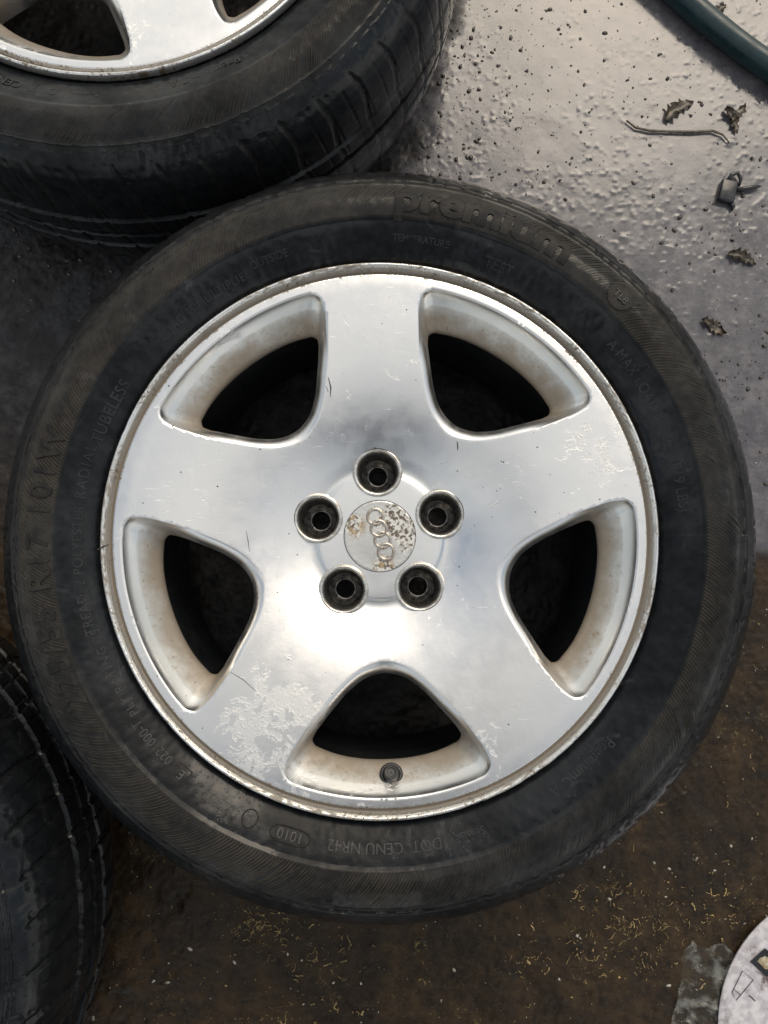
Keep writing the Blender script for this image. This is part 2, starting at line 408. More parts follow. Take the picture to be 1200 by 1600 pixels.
def ribs_mesh():
    V = []; F = []; K = 610
    skips = []
    for q in range(K):
        a0 = q*TAU/K+random.uniform(-.0006, .0006)
        r0, r1 = .2690, .2978+random.uniform(-.002, .001)
        if random.random() < .05: r1 -= random.uniform(.004, .016)
        n = 7; base = len(V)
        for i in range(n):
            t = i/(n-1); r = r0+(r1-r0)*t; a = a0-.075*(t**1.15)
            hh = .00060*min(1, 6*t+.2)*min(1, 6*(1-t)+.1)*random.uniform(.75, 1.1); w = .00050/r
            for da, dz in ((-w, -.0002), (0, hh), (w, -.0002)):
                V.append((r*math.cos(a+da), r*math.sin(a+da), float(zs(r))+dz))
        for i in range(n-1):
            for s in range(2):
                F.append([base+i*3+s, base+(i+1)*3+s, base+(i+1)*3+s+1, base+i*3+s+1][::-1])
    me = mesh('sidewall_ribs', V, F, True, 35); 
    attr(me, 'dust', np.full(len(V), 1.5)); me.materials.append(RUBBER); return me
RIBS = ribs_mesh()

def text_mesh(body, size, extrude=.0004, bold=0.0, spacing=1.0, shear=0.0, bevel=.00012):
    cu = bpy.data.curves.new('lettering', 'FONT'); cu.body = body; cu.size = size; cu.extrude = extrude
    cu.offset = bold; cu.space_character = spacing; cu.align_x = 'CENTER'; cu.shear = shear; cu.resolution_u = 4
    cu.bevel_depth = bevel; cu.bevel_resolution = 0
    o = bpy.data.objects.new('tmp', cu); COL.objects.link(o)
    dg = bpy.context.evaluated_depsgraph_get()
    me = bpy.data.meshes.new_from_object(o.evaluated_get(dg)); bpy.data.objects.remove(o)
    bm = bmesh.new(); bm.from_mesh(me); bmesh.ops.remove_doubles(bm, verts=bm.verts, dist=1e-6); bmesh.ops.triangulate(bm, faces=bm.faces)
    for _ in range(4):                      # short edges, so that long strokes follow the bulge of the sidewall
        L = [e for e in bm.edges if e.calc_length() > max(.0022, size*.12)]
        if not L: break
        bmesh.ops.subdivide_edges(bm, edges=L, cuts=1); bmesh.ops.triangulate(bm, faces=[f for f in bm.faces if len(f.verts) > 3])
    bm.to_mesh(me); bm.free()
    return me
def bend_text(me, rc, ang, zfun, lift=0.0, sx=1.0):
    """wrap around a circle: baseline at radius rc towards the centre, reading clockwise, centred on angle ang"""
    V = np.empty(len(me.vertices)*3, dtype=np.float32); me.vertices.foreach_get('co', V); V = V.reshape(-1, 3)
    r = rc+V[:, 1]; a = ang-V[:, 0]*sx/(rc+.004)
    Z_ = np.array([zfun(q) for q in r])+V[:, 2]+lift
    me.vertices.foreach_set('co', np.stack([r*np.cos(a), r*np.sin(a), Z_], -1).astype(np.float32).ravel()); me.update()
    return me
D = math.radians

# ------------------------------------------------------------------ rim face
FR = np.array([0,.030,.050,.0540,.0560,.0575,.060,.068,.078,.09,.105,.125,.15,.18,.205,.2185,.2230])
FZ = np.array([.1815,.1815,.1815,.1814,.1803,.1792,.1790,.1810,.1850,.1896,.1945,.1993,.2038,.2076,.2098,.2106,.2106])
def hermite(x, xs, ys):
    dx = np.diff(xs); s = np.diff(ys)/dx; m = np.zeros(len(xs)); m[1:-1] = np.where(s[:-1]*s[1:] > 0, 2*s[:-1]*s[1:]/(s[:-1]+s[1:]+1e-12), 0)
    m[0] = s[0]; m[-1] = s[-1]
    k = np.clip(np.searchsorted(xs, x)-1, 0, len(xs)-2); h = dx[k]; t = (x-xs[k])/h
    return (2*t**3-3*t**2+1)*ys[k]+(t**3-2*t**2+t)*h*m[k]+(-2*t**3+3*t**2)*ys[k+1]+(t**3-t**2)*h*m[k+1]
def zf(r): return hermite(np.asarray(r, float), FR, FZ)
HO = [(0,.2165),(.030,.2145),(.056,.2092),(.0735,.2035),(.0815,.1995),(.0852,.1930),(.0825,.1835),(.0725,.1675),(.0580,.1478),(.0390,.1262),(.0190,.1118),(0,.1068)]
HI = [(0,.1925),(.022,.1912),(.0435,.1866),(.0562,.1815),(.0618,.1785),(.0640,.1738),(.0618,.1690),(.0550,.1600),(.0440,.1470),(.0300,.1325),(.0150,.1226),(0,.1195)]
def closed(H): return np.array(H+[(-a, b) for a, b in H[-2:0:-1]])
def crs(P, k=8):
    n = len(P); out = []
    for i in range(n):
        p0, p1, p2, p3 = P[i-1], P[i], P[(i+1) % n], P[(i+2) % n]
        # centripetal-like damping via chordal tangents
        d1 = np.linalg.norm(p1-p0); d2 = np.linalg.norm(p2-p1); d3 = np.linalg.norm(p3-p2)
        m1 = ((p1-p0)/d1*d2+(p2-p1)/d2*d1)/(d1+d2)*d2; m2 = ((p2-p1)/d2*d3+(p3-p2)/d3*d2)/(d2+d3)*d2
        for j in range(k):
            t = j/k; out.append((2*t**3-3*t**2+1)*p1+(t**3-2*t**2+t)*m1+(-2*t**3+3*t**2)*p2+(t**3-t**2)*m2)
    return np.array(out)
WO = crs(closed(HO)); WI = crs(closed(HI))
BASE_ANG = D(92.0)
def rot2(P, a):
    c, s = math.cos(a), math.sin(a); return np.stack([P[:, 0]*c-P[:, 1]*s, P[:, 0]*s+P[:, 1]*c], -1)
RFACE = .2230; RB = .0208; RC = .0318; PCD = .0565
def circ(cx, cy, r, n): a = np.arange(n)*TAU/n; return np.stack([cx+r*np.cos(a), cy+r*np.sin(a)], -1)
def inside(poly, P):
    x, y = P[:, 0], P[:, 1]; c = np.zeros(len(P), bool); n = len(poly); j = n-1
    for i in range(n):
        xi, yi = poly[i]; xj, yj = poly[j]
        k = ((yi > y) != (yj > y)) & (x < (xj-xi)*(y-yi)/(yj-yi+1e-18)+xi); c ^= k; j = i
    return c
def rim_face_mesh():
    loops = [rot2(WO, BASE_ANG-PI/2+PI/5+k*TAU/5) for k in range(5)]
    wi = [rot2(WI, BASE_ANG-PI/2+PI/5+k*TAU/5) for k in range(5)]
    bolts = [(PCD*math.cos(BASE_ANG+k*TAU/5), PCD*math.sin(BASE_ANG+k*TAU/5)) for k in range(5)]
    bl = [circ(x, y, RB, 56) for x, y in bolts]
    capl = circ(0, 0, RC, 80); outl = circ(0, 0, RFACE, 420)
    pts = []
    r = RC+.0012
    rings = [*np.arange(RC+.0018, .0525, .0022), *np.arange(.0535, .061, .0007), *np.arange(.0625, RFACE-.001, .0022)]
    for q, r in enumerate(rings):
        n = int(TAU*r/.0023); a = (np.arange(n)+.5*(q % 2))*TAU/n; pts.append(np.stack([r*np.cos(a), r*np.sin(a)], -1))
    P = np.vstack(pts); keep = np.ones(len(P), bool)
    for L, dmin in [(l, .0011) for l in loops]+[(b, .0011) for b in bl]:
        lo = L.min(0)-.003; hi = L.max(0)+.003; cand = np.where(keep & (P > lo).all(1) & (P < hi).all(1))[0]
        ins = inside(L, P[cand]); dist = np.sqrt(((P[cand][:, None]-L[None])**2).sum(-1)).min(1)
        keep[cand[ins | (dist < dmin)]] = False
    P = P[keep]
    verts = [Vector(p) for p in P]; edges = []; start = {}
    for key, L in [('o', outl), ('c', capl)]+[(('w', k), l) for k, l in enumerate(loops)]+[(('b', k), b) for k, b in enumerate(bl)]:
        s = len(verts); start[key] = (s, len(L)); verts += [Vector(p) for p in L]
        edges += [(s+i, s+(i+1) % len(L)) for i in range(len(L))]
    r_ = delaunay_2d_cdt(verts, edges, [], 0, 1e-7, True)
    v2 = np.array([tuple(v) for v in r_[0]]); F = np.array([f for f in r_[2]])
    om = {}
    for i, l in enumerate(r_[3]):
        for o in l: om[o] = i
    c = v2[F].mean(1); rc = np.hypot(c[:, 0], c[:, 1]); ok = (rc < RFACE) & (rc > RC*.9995)
    for L in loops+bl:
        idx = np.where(ok)[0]; ok[idx[inside(L, c[idx])]] = False
    ok &= ~inside(capl, c)
    F = F[ok]
    a, b, d = v2[F[:, 0]], v2[F[:, 1]], v2[F[:, 2]]
    sgn = (b[:, 0]-a[:, 0])*(d[:, 1]-a[:, 1])-(b[:, 1]-a[:, 1])*(d[:, 0]-a[:, 0])
    F[sgn < 0] = F[sgn < 0][:, ::-1]
    rr = np.hypot(v2[:, 0], v2[:, 1]); Zv = zf(np.minimum(rr, RFACE))
    V = [tuple(x) for x in np.column_stack([v2, Zv])]; FF = F.tolist(); dirt = [0.0]*len(V)
    # faint sparkle of grime near the rim edge of the spokes
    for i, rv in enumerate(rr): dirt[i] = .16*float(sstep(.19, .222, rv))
    PR = [(0.015, .03), (.045, .09), (.09, .165), (.15, .235), (.24, .32), (.36, .43), (.50, .56), (.64, .68), (.77, .79), (.87, .88), (.94, .955), (.985, 1.03), (.975, 1.10), (.90, 1.30), (.78, 1.6)]
    for k in range(5):
        L, I = loops[k], wi[k]; s, n = start[('w', k)]
        prev = [om[s+i] for i in range(n)]
        zo = zf(np.hypot(L[:, 0], L[:, 1]))
        zi = np.full(n, .1800)-.004*sstep(.15, .12, np.hypot(I[:, 0], I[:, 1]))
        wd = np.linalg.norm(L-I, axis=1); nar = 1-sstep(.0110, .0260, wd)
        for (aa, hz) in PR:
            q = L+(I-L)*aa; h2 = 1-math.sqrt(max(0, 1-min(aa, 1)**2)) if hz <= 1 else hz
            hq = hz*(1-nar)+h2*nar
            zq = zo+(zi-zo)*np.minimum(hq, 1.0)-(np.maximum(hq-1, 0)*.035)
            b0 = len(V); V += [tuple(x) for x in np.column_stack([q, zq])]
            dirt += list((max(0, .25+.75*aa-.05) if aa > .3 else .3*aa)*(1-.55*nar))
            cur = list(range(b0, b0+n))
            for i in range(n):
                j = (i+1) % n; FF.append([prev[i], prev[j], cur[j], cur[i]])
            prev = cur
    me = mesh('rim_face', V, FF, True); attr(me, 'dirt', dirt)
    # consistent outward orientation
    bm = bmesh.new(); bm.from_mesh(me); bmesh.ops.recalc_face_normals(bm, faces=bm.faces)
    up = sum(f.normal.z for f in bm.faces)
    if up < 0: bmesh.ops.reverse_faces(bm, faces=bm.faces)
    bm.to_mesh(me); bm.free(); me.materials.append(ALU); return me
t1 = time.time(); RIMF = rim_face_mesh(); print('rim face', time.time()-t1, len(RIMF.vertices))

def lip_mesh():
    prof = [(.2230,.2106),(.2242,.2104),(.2247,.2088),(.2256,.2076),(.2270,.2074),(.2282,.2080),(.2288,.2100),(.2293,.2124),(.2299,.2140),(.2307,.2150),(.2318,.2154),(.2329,.2150),(.2336,.2136),(.2338,.2115),(.2334,.207),(.231,.203),(.227,.2005)]
    pr = dens(prof, .0007); P = np.array(pr)
    me = lathe('rim_lip', pr, 480, True, 60)
    N = 480; n = len(pr); a = np.arange(N)*TAU/N
    V = np.empty(N*n*3, dtype=np.float32); me.vertices.foreach_get('co', V); V = V.reshape(N, n, 3)
    A = np.repeat(a[:, None], n, 1); R = np.repeat(P[:, 0][None], N, 0)
    # kerb nicks in the outermost edge
    nick = np.clip(vnoise(A*70, R*300, 4)-.60, 0, 1)*.0022*sstep(.2285, .2325, R)*sstep(.35, .6, vnoise(A*3, A*0, 6))
    V[..., 2] -= nick; me.vertices.foreach_set('co', V.ravel()); me.update()
    d = .95*np.exp(-((R-.2268)/.0019)**4)+.7*sstep(.2333, .2338, R)+.8*sstep(.35, .7, vnoise(A*4, A*0+3, 12))*sstep(.2285, .230, R)*sstep(.46, .54, fbm(A*70, R*900, 3, 2))
    attr(me, 'dirt', np.clip(d, 0, 1).ravel()); me.materials.append(LIP); return me
LIPM = lip_mesh()
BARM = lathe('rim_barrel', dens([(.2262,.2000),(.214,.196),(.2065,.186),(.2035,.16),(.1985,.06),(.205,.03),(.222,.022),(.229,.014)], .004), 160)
SEATM = lathe('bolt_seat', [(.0226,.1745),(.0222,.1808),(.0216,.1824),(.0206,.1834),(.0196,.1834),(.0186,.1826),(.0178,.1812),(.0172,.1792)], 56, True, 60)
BOREM = lathe('bolt_bore', [(.0172,.1792),(.0168,.1700),(.0162,.1560),(.0150,.1520),(.0142,.1510),(.0112,.1470),(.0098,.1462),(.0094,.1470),(.0086,.1468),(.0082,.1440),(.0080,.1100)], 48, True, 30)
BOREB = lathe('bore_floor', [(.0080,.1102),(.0005,.1100)], 24)
CAPM = lathe('centre_cap', [(.0318,.1770),(.0316,.1806),(.0312,.1814),(.0306,.1818),(.0292,.1816),(.020,.1820),(.010,.1823),(.0005,.1824)], 96, True, 60, close=False)
GAPM = lathe('cap_seat_ring', [(.0330,.1812),(.0324,.1809),(.0320,.1795),(.0319,.1760)], 96, True, 60)
def torus(cx, cy, R, r, z, n=40, k=10, sq=.6):
    V = []; F = []
    for i in range(n):
        a = i*TAU/n
        for j in range(k):
            b = j*TAU/k; V.append((cx+(R+r*math.cos(b))*math.cos(a), cy+(R+r*math.cos(b))*math.sin(a), z+r*sq*math.sin(b)))
            F.append([i*k+j, i*k+(j+1) % k, ((i+1) % n)*k+(j+1) % k, ((i+1) % n)*k+j][::-1])
    return V, F
RINGM = mesh('emblem_ring', *torus(0, 0, .0068, .0014, 0), True)
VB = lathe('valve_base', [(.0098,-.004),(.0100,.0012),(.0095,.0026),(.0084,.0033),(.0070,.0030),(.0064,.0022)], 36, True, 60)
VC = lathe('valve_cap', [(.0062,-.002),(.0062,.0095),(.0058,.0112),(.0050,.0120),(.0040,.0119),(.0034,.0110),(.0024,.0108),(.0004,.0110)], 28, True, 40)

letters = []
def add_text(parent, body, size, rc, deg, **k):
    lift = k.pop('lift', 0.0); sx = k.pop('sx', 1.0)
    me = text_mesh(body, size, **k); bend_text(me, rc, D(deg), zs, lift, sx); me.materials.append(LETTER if k.get('extrude', 0) > .0005 else RUBBER2)
    o = link('sidewall_lettering', me, None, parent); letters.append(o); return o
RUBBER2 = simple('moulded_rubber', (.008, .009, .0105), (.020, .022, .025), 60, (.25, .4), bs=.2, Specular_IOR_Level=.40)

GROUP = 'alloy wheels lying flat on the wet ground'
def make_wheel():
    root = bpy.data.objects.new('car_wheel', None); COL.objects.link(root)
    ty = link('tyre', TYRE, None, root)
    rb = link('sidewall_ribs', RIBS, None, ty); rb['kind'] = 'stuff'
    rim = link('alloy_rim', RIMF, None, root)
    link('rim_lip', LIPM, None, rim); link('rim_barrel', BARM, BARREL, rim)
    for k in range(5):
        a = BASE_ANG+k*TAU/5; loc = (PCD*math.cos(a), PCD*math.sin(a), 0)
        link('bolt_seat', SEATM, SEAT, rim, loc); link('bolt_bore', BOREM, BORE, rim, loc)
    link('cap_seat_ring', GAPM, BORE, rim)
    cp = link('centre_cap', CAPM, CAP, root)
    c0 = np.array([.0008, .0015]); d = np.array([.0056*1.02, -.0185]); d = d/np.linalg.norm(d)
    for i, s in enumerate((-1.5, -.5, .5, 1.5)):
        p = c0+d*s*.0107; link('emblem_ring', RINGM, CHROME, cp, (p[0], p[1], .1826+.0002*(i % 2)))
    v = link('valve', VB, VALVE, root, (.0098, -.2025, .1915)); v.rotation_euler = (D(-26), 0, 0)
    link('valve_cap', VC, VALVE, v)
    return root
wheel = make_wheel()
tag(wheel, 'five-spoke polished alloy wheel with dirty centre cap, whole in view in the middle', 'wheel', GROUP)
wty = [c for c in wheel.children if c.name.startswith('tyre')][0]
# moulded sidewall writing (bottoms of the letters face the hub, reading clockwise)
add_text(wty, 'premium', .0330, .2742, 71.5, extrude=.0010, bold=.0012, spacing=.98, sx=1.32, bevel=.0003)
add_text(wty, '225/55 R17 101W', .0262, .2715, 186, extrude=.0009, bold=.0003, spacing=1.2, bevel=.0002)
add_text(wty, 'PLY RATING 25', .0095, .2450, 207.5, extrude=.0004, spacing=1.25)
add_text(wty, 'TREAD: 2 POLYESTER', .0105, .2475, 187, extrude=.0004, spacing=1.1)
add_text(wty, 'RADIAL', .0112, .2480, 168, extrude=.0004, spacing=1.3)
add_text(wty, 'TUBELESS', .0125, .2455, 155.5, extrude=.0004, spacing=1.1)
add_text(wty, 'LOAD IS MULTIPLIED', .0095, .2455, 127, extrude=.0003, spacing=1.1)
add_text(wty, 'OUTSIDE', .0085, .2500, 112, extrude=.0003)
add_text(wty, 'TEST', .0120, .2460, 66, extrude=.0004)
add_text(wty, 'TEMPERATURE', .0075, .2510, 82, extrude=.0003)
add_text(wty, 'A MAX LOAD 825 kg (1819 LBS)', .0110, .2500, 22, extrude=.0003, spacing=1.05)
add_text(wty, 'PremiumC A', .0120, .2485, -49, extrude=.0004, spacing=1.05)
add_text(wty, 'EU 0', .0080, .2400, -47, extrude=.0003)
add_text(wty, 'Sensor', .0085, .2500, -73, extrude=.0003)
add_text(wty, 'DOT  CENU NR42', .0115, .2495, -89, extrude=.0004, spacing=1.0)
add_text(wty, '1010', .0110, .2498, -106.5, extrude=.0004, spacing=1.0)
add_text(wty, '020091', .0095, .2500, -121, extrude=.0004)
add_text(wty, '0221000-T', .0100, .2478, -137.5, extrude=.0004)
def outline(parent, shape, rc, deg, w, h, name='sidewall_emblem'):
    """raised outline on the sidewall; shape a list of unit points"""
    P = [(rc+h*y, D(deg)-w*x/rc) for x, y in shape]; n = len(P)
    path = [(r*math.cos(a), r*math.sin(a), float(zs(r))+.0003) for r, a in P]+[(P[0][0]*math.cos(P[0][1]), P[0][0]*math.sin(P[0][1]), float(zs(P[0][0]))+.0003)]
    V, F = tube(path, .0005, 6); me = mesh(name, V, F); return link(name, me, LETTER, parent)
sq = [(-1,-1),(-.3,-1),(.3,-1),(1,-1),(1,1),(.3,1),(-.3,1),(-1,1)]
ell = [(math.cos(i*TAU/28), math.sin(i*TAU/28)) for i in range(28)]
outline(wty, sq, .2530, -129.5, .0062, .0062); outline(wty, ell, .2525, -114.5, .0062, .0066)
outline(wty, [(math.copysign(abs(x)**.5, x), y) for x, y in ell], .2537, -106.5, .0165, .0058)
outline(wty, [(0,1),(.9,-.7),(-.9,-.7)], .2600, 32, .006, .006)
add_text(wty, 'E', .0100, .2495, -129.5, extrude=.0004); add_text(wty, 'E4', .0075, .2498, -114.5, extrude=.0004)
# round badge on the rib band
bv, bf = [], []
bc = (.2835, D(44.5)); n = 36
def badge():
    V = [(bc[0]*math.cos(bc[1]), bc[0]*math.sin(bc[1]), float(zs(bc[0]))+.0011)]; F = []
    for i in range(n):
        x = .0125*math.cos(i*TAU/n); y = .0115*math.sin(i*TAU/n); r = bc[0]+y; a = bc[1]-x/bc[0]
        V.append((r*math.cos(a), r*math.sin(a), float(zs(r))+.0009))
    for i in range(n):
        x = .0129*math.cos(i*TAU/n); y = .0119*math.sin(i*TAU/n); r = bc[0]+y; a = bc[1]-x/bc[0]
        V.append((r*math.cos(a), r*math.sin(a), float(zs(r))-.0004))
    for i in range(n):
        j = (i+1) % n; F.append([0, 1+i, 1+j][::-1]); F.append([1+i, 1+n+i, 1+n+j, 1+j][::-1])
    return mesh('sidewall_badge', V, F, True, 30)
link('sidewall_badge', badge(), LETTER, wty)
add_text(wty, 'TL8', .0090, .2795, 44.5, extrude=.0004, lift=.0012)

def copy_tree(o, parent=None):
    c = o.copy(); COL.objects.link(c); c.parent = parent
    for ch in list(o.children): copy_tree(ch, c)
    return c
proto_children = None
def copy_wheel(loc, rz):
    r = copy_tree(wheel); r.location = loc; r.rotation_euler = (0, 0, rz); return r
w2 = copy_wheel((-.2460, .6340, .0), D(-19))
tag(w2, 'alloy wheel cut off by the top left corner, its tread facing the middle wheel', 'wheel', GROUP)
for o in list(w2.children_recursive):
    if o.name.startswith('valve'): bpy.data.objects.remove(o)
T3M = tyre_mesh(1.8)[0]; _d = np.empty(len(T3M.vertices), dtype=np.float32); T3M.attributes['dust'].data.foreach_get('value', _d); T3M.attributes['dust'].data.foreach_set('value', _d*.15)
T3M.materials.clear(); T3M.materials.append(make_rubber('soaked_tyre_rubber', .2))
t3 = link('car_tyre', T3M, None, None, (-.598, -.355, 0), D(13))
tag(t3, 'black tyre at the bottom left edge, only its wet tread in view', 'tyre')

# ------------------------------------------------------------------ hose, litter
def gz(x, y): return float(ground_h(np.array([x]), np.array([y]))[0])
def hose():
    pts = [(.21,.80),(.27,.715),(.305,.672),(.345,.632),(.390,.590),(.44,.550),(.50,.512),(.60,.47),(.75,.44)]
    P = [Vector((x, y, .0135)) for x, y in pts]; path = []
    for i in range(len(P)-1):
        p0 = P[max(i-1, 0)]; p1 = P[i]; p2 = P[i+1]; p3 = P[min(i+2, len(P)-1)]
        for k in range(8):
            t = k/8; path.append(.5*((2*p1)+(-p0+p2)*t+(2*p0-5*p1+4*p2-p3)*t*t+(-p0+3*p1-3*p2+p3)*t**3))
    return mesh('hose', *tube(path, .0140, 28), True, 60)
tag(link('garden_hose', hose(), HOSE), 'dark teal rubber hose crossing the top right corner', 'hose')

def leaf_mesh(L, Wd, curl, seed, thick=.0007):
    r = random.Random(seed); nu, nv = 14, 7; V = []; F = []
    for side in (1, -1):
        for i in range(nu):
            t = i/(nu-1); w = Wd*math.sin(PI*min(1, t**.8*.97+.02))**.8*(1+.2*math.sin(9*t+seed))
            cx = L*(t-.5); cy = .18*L*math.sin(2.2*t+seed)
            for j in range(nv):
                s = j/(nv-1)*2-1
                z = curl*(abs(s)**1.6)*(.6+.4*math.sin(5*t+seed))+.0012*math.sin(14*t+seed)*s+.0015+side*thick*(1-abs(s))*.8
                V.append((cx+r.uniform(-1, 1)*.0006, cy+s*w*(.8+.35*math.sin(31*t+seed+s)), z+r.uniform(-1, 1)*.0005))
    m_ = nu*nv
    for i in range(nu-1):
        for j in range(nv-1):
            a = i*nv+j; F.append([a, a+nv, a+nv+1, a+1]); F.append([m_+a+1, m_+a+nv+1, m_+a+nv, m_+a])
    for i in range(nu-1):
        F.append([i*nv, m_+i*nv, m_+(i+1)*nv, (i+1)*nv]); a = i*nv+nv-1; F.append([a+nv, m_+a+nv, m_+a, a])
    return mesh('leaf', V, F, True, 50)
def unproj(px, py, z=0.0):
    f = np.array([0, math.sin(.073), -math.cos(.073)]); u = np.array([0, math.cos(.073), math.sin(.073)])
    d = f*1202+np.array([px-600, 0, 0])+u*(800-py); k = (z-.8566)/d[2]; p = np.array([.0037, -.0282, .8566])+d*k
    return float(p[0]), float(p[1])
LG = 'wet scraps of leaf on the ground'
for (px, py, L, w_, ang, lab) in [
    (1156, 408, .030, .0060, -35, 'small curled brown leaf scrap, right of the tyre, midway down the grey film'),
    (1114, 512, .027, .0058, -15, 'dark crumpled leaf scrap, lowest one beside the tyre'),
    (1118, 28, .032, .0060, 30, 'long narrow leaf scrap lying above the hose'),
    (1138, 192, .030, .0050, -62, 'curled leaf strip standing beside the end of the twig'),
    (1152, 178, .024, .0045, 70, 'slim leaf strip, rightmost piece of the leaf cluster below the hose'),
    (1062, 178, .036, .0075, 25, 'soaked ragged leaf just above the twig')]:
    x, y = unproj(px, py); o = link('leaf_scrap', leaf_mesh(L*1.1, w_*1.3, .004, int(px)), LEAF, None, (x, y, max(0, gz(x, y))), D(ang))
    tag(o, lab, 'leaf', LG)
tw = [unproj(*p) for p in [(978, 190),(992, 201),(1015, 206),(1045, 207),(1080, 208),(1112, 206),(1128, 212),(1138, 224)]]
V, F = tube([(x, y, .0022) for x, y in tw], [.0009, .0013, .0016, .0015, .0016, .0014, .0012, .0007], 8)
tag(link('twig', mesh('twig', V, F), TWIG), 'thin bent twig lying in the silty film below the hose', 'twig')
# black plastic clip: square body, two prongs
x0, y0 = unproj(1134, 302)
clip = bpy.data.objects.new('plastic_clip', None); COL.objects.link(clip); clip.location = (x0, y0, 0); clip.rotation_euler = (0, 0, D(-14))
def rbox(name, sx, sy, sz, bev):
    bm = bmesh.new(); bmesh.ops.create_cube(bm, size=1); bmesh.ops.scale(bm, vec=(sx, sy, sz), verts=bm.verts)
    bmesh.ops.bevel(bm, geom=bm.edges[:], offset=bev, segments=3, affect='EDGES', profile=.5)
    me = bpy.data.meshes.new(name); bm.to_mesh(me); bm.free(); me.polygons.foreach_set('use_smooth', np.ones(len(me.polygons), bool)); me.set_sharp_from_angle(angle=D(40)); return me
b = link('clip_body', rbox('clip_body', .019, .026, .008, .0022), PLASTIC, clip, (0, 0, .004))
V, F = tube([(-.002, .012, .004), (.0, .020, .005), (.007, .024, .005), (.012, .018, .004), (.012, .010, .003)], [.0022, .0025, .0022, .002, .0015], 10)
link('clip_prong', mesh('clip_prong', V, F), PLASTIC, clip)
V, F = tube([(.008, .004, .003), (.018, .008, .004), (.030, .013, .004), (.036, .016, .003)], [.002, .0028, .0024, .001], 10)
link('clip_prong', mesh('clip_prong', V, F), PLASTIC, clip)
V, F = tube([(.006, -.010, .003), (.011, -.016, .003), (.010, -.020, .0025)], [.003, .0025, .001], 10)
link('clip_prong', mesh('clip_prong', V, F), PLASTIC, clip)
tag(clip, 'broken black plastic clip with bent prongs, lying right of the tyre top', 'clip')

def free_spot(x, y):
    if math.hypot(x, y) < .325: return False
    if math.hypot(x+.246, y-.634) < .325: return False
    if math.hypot(x+.598, y+.355) < .325: return False
    return True
ICO = bmesh.new(); bmesh.ops.create_icosphere(ICO, subdivisions=1, radius=1); ICO.verts.ensure_lookup_table()
IV = np.array([tuple(v.co) for v in ICO.verts]); IF = [[v.index for v in f.verts] for f in ICO.faces]
def scatter(name, N, dens_f, size, mat, flat=.6, seed=1, low=.3, elong=1.0):
    r = np.random.default_rng(seed); Vs = []; Fs = []; c = 0; t = 0
    while c < N and t < N*60:
        t += 1; x = r.uniform(-.5, .52); y = r.uniform(-.64, .76)
        if not free_spot(x, y) or r.random() > dens_f(x, y): continue
        s = size[0]*(size[1]/size[0])**(r.random()**2.2); a = r.uniform(0, TAU)
        v = IV*(1+r.uniform(-.3, .3, (len(IV), 1)))*np.array([s*r.uniform(1, elong+.3), s*r.uniform(.7, 1), s*flat])
        ca, sa = math.cos(a), math.sin(a); v = np.stack([v[:, 0]*ca-v[:, 1]*sa+x, v[:, 0]*sa+v[:, 1]*ca+y, v[:, 2]+gz(x, y)+s*flat*low], -1)
        o = len(Vs)*len(IV); Vs.append(v); Fs += [[q+o for q in f] for f in IF]; c += 1
    me = mesh(name, np.vstack(Vs), Fs, True); return link(name, me, mat)
def d_film(x, y):
    f = float(film_mask(np.array([x]), np.array([y]))[0]); k = float(fbm(np.array([x*7.]), np.array([y*7.]), 3, 77)[0])
    near = math.exp(-max(0, math.hypot(x+.246, y-.634)-.33)/.03)+.8*math.exp(-max(0, math.hypot(x, y)-.33)/.02)
    return f*(.15+1.2*max(0, k-.45)*2)+near*.9*(y > 0)
g1 = scatter('wet_grit', 2300, d_film, (.0005, .0030), GRIT, .55, 3)
tag(g1, 'fine dark grit and specks scattered over the silty film', 'grit', kind='stuff')
def d_low(x, y):
    k = float(fbm(np.array([x*9.]), np.array([y*9.]), 3, 88)[0]); return (y < .02)*max(0, k-.42)*4+.02*(y < .2)
g2 = scatter('pale_chips', 560, lambda x, y: (.3 if y < .1 else .03), (.0004, .0021), PALE, .5, 4, .4, 1.6)
tag(g2, 'small pale chips scattered on the brown ground', 'chips', kind='stuff')
def shavings():
    r = random.Random(5); mb = MB(); c = 0; cl = [unproj(*p) for p in [(400,1440),(390,1450),(415,1455),(400,1440),(430,1455),(400,1400),(480,1500),(530,1480),(520,1570),(440,1590),(1110,1400),(1060,1440),(1040,1440),(975,1460),(910,1400),(1150,1440),(1000,1380),(905,1480),(940,1500),(1010,1500),(960,1390),(830,1500)]]
    while c < 760:
        if r.random() < .72:
            q = cl[r.randrange(len(cl))]; x = q[0]+r.gauss(0, 1)*r.choice((.006, .012, .03)); y = q[1]+r.gauss(0, 1)*r.choice((.006, .012, .03))
        else: x = r.uniform(-.40, .5); y = r.uniform(-.6, -.05)
        if not free_spot(x, y): continue
        L = .0012+.010*r.random()**2.6; a = r.uniform(0, TAU); k = r.uniform(-420, 420)*.004/(L+.001); P = []
        px, py = x, y; z0 = gz(x, y)
        for i in range(7):
            P.append((px, py, z0+.0006+.0008*math.sin(i*1.1+a))); px += L/6*math.cos(a); py += L/6*math.sin(a); a += k*L/6+r.uniform(-.5, .5)
        w = r.uniform(.0002, .0006)*(2.2 if r.random() < .10 else 1); mb.add(*tube(P, [w*r.uniform(.3, 1.3) for _ in range(7)], 5, True, .6)); c += 1
    return mb.mesh('shavings', True, 60)
tag(link('sawdust_shavings', shavings(), SHAV), 'curly tan shavings strewn on the brown ground', 'shavings', kind='stuff')

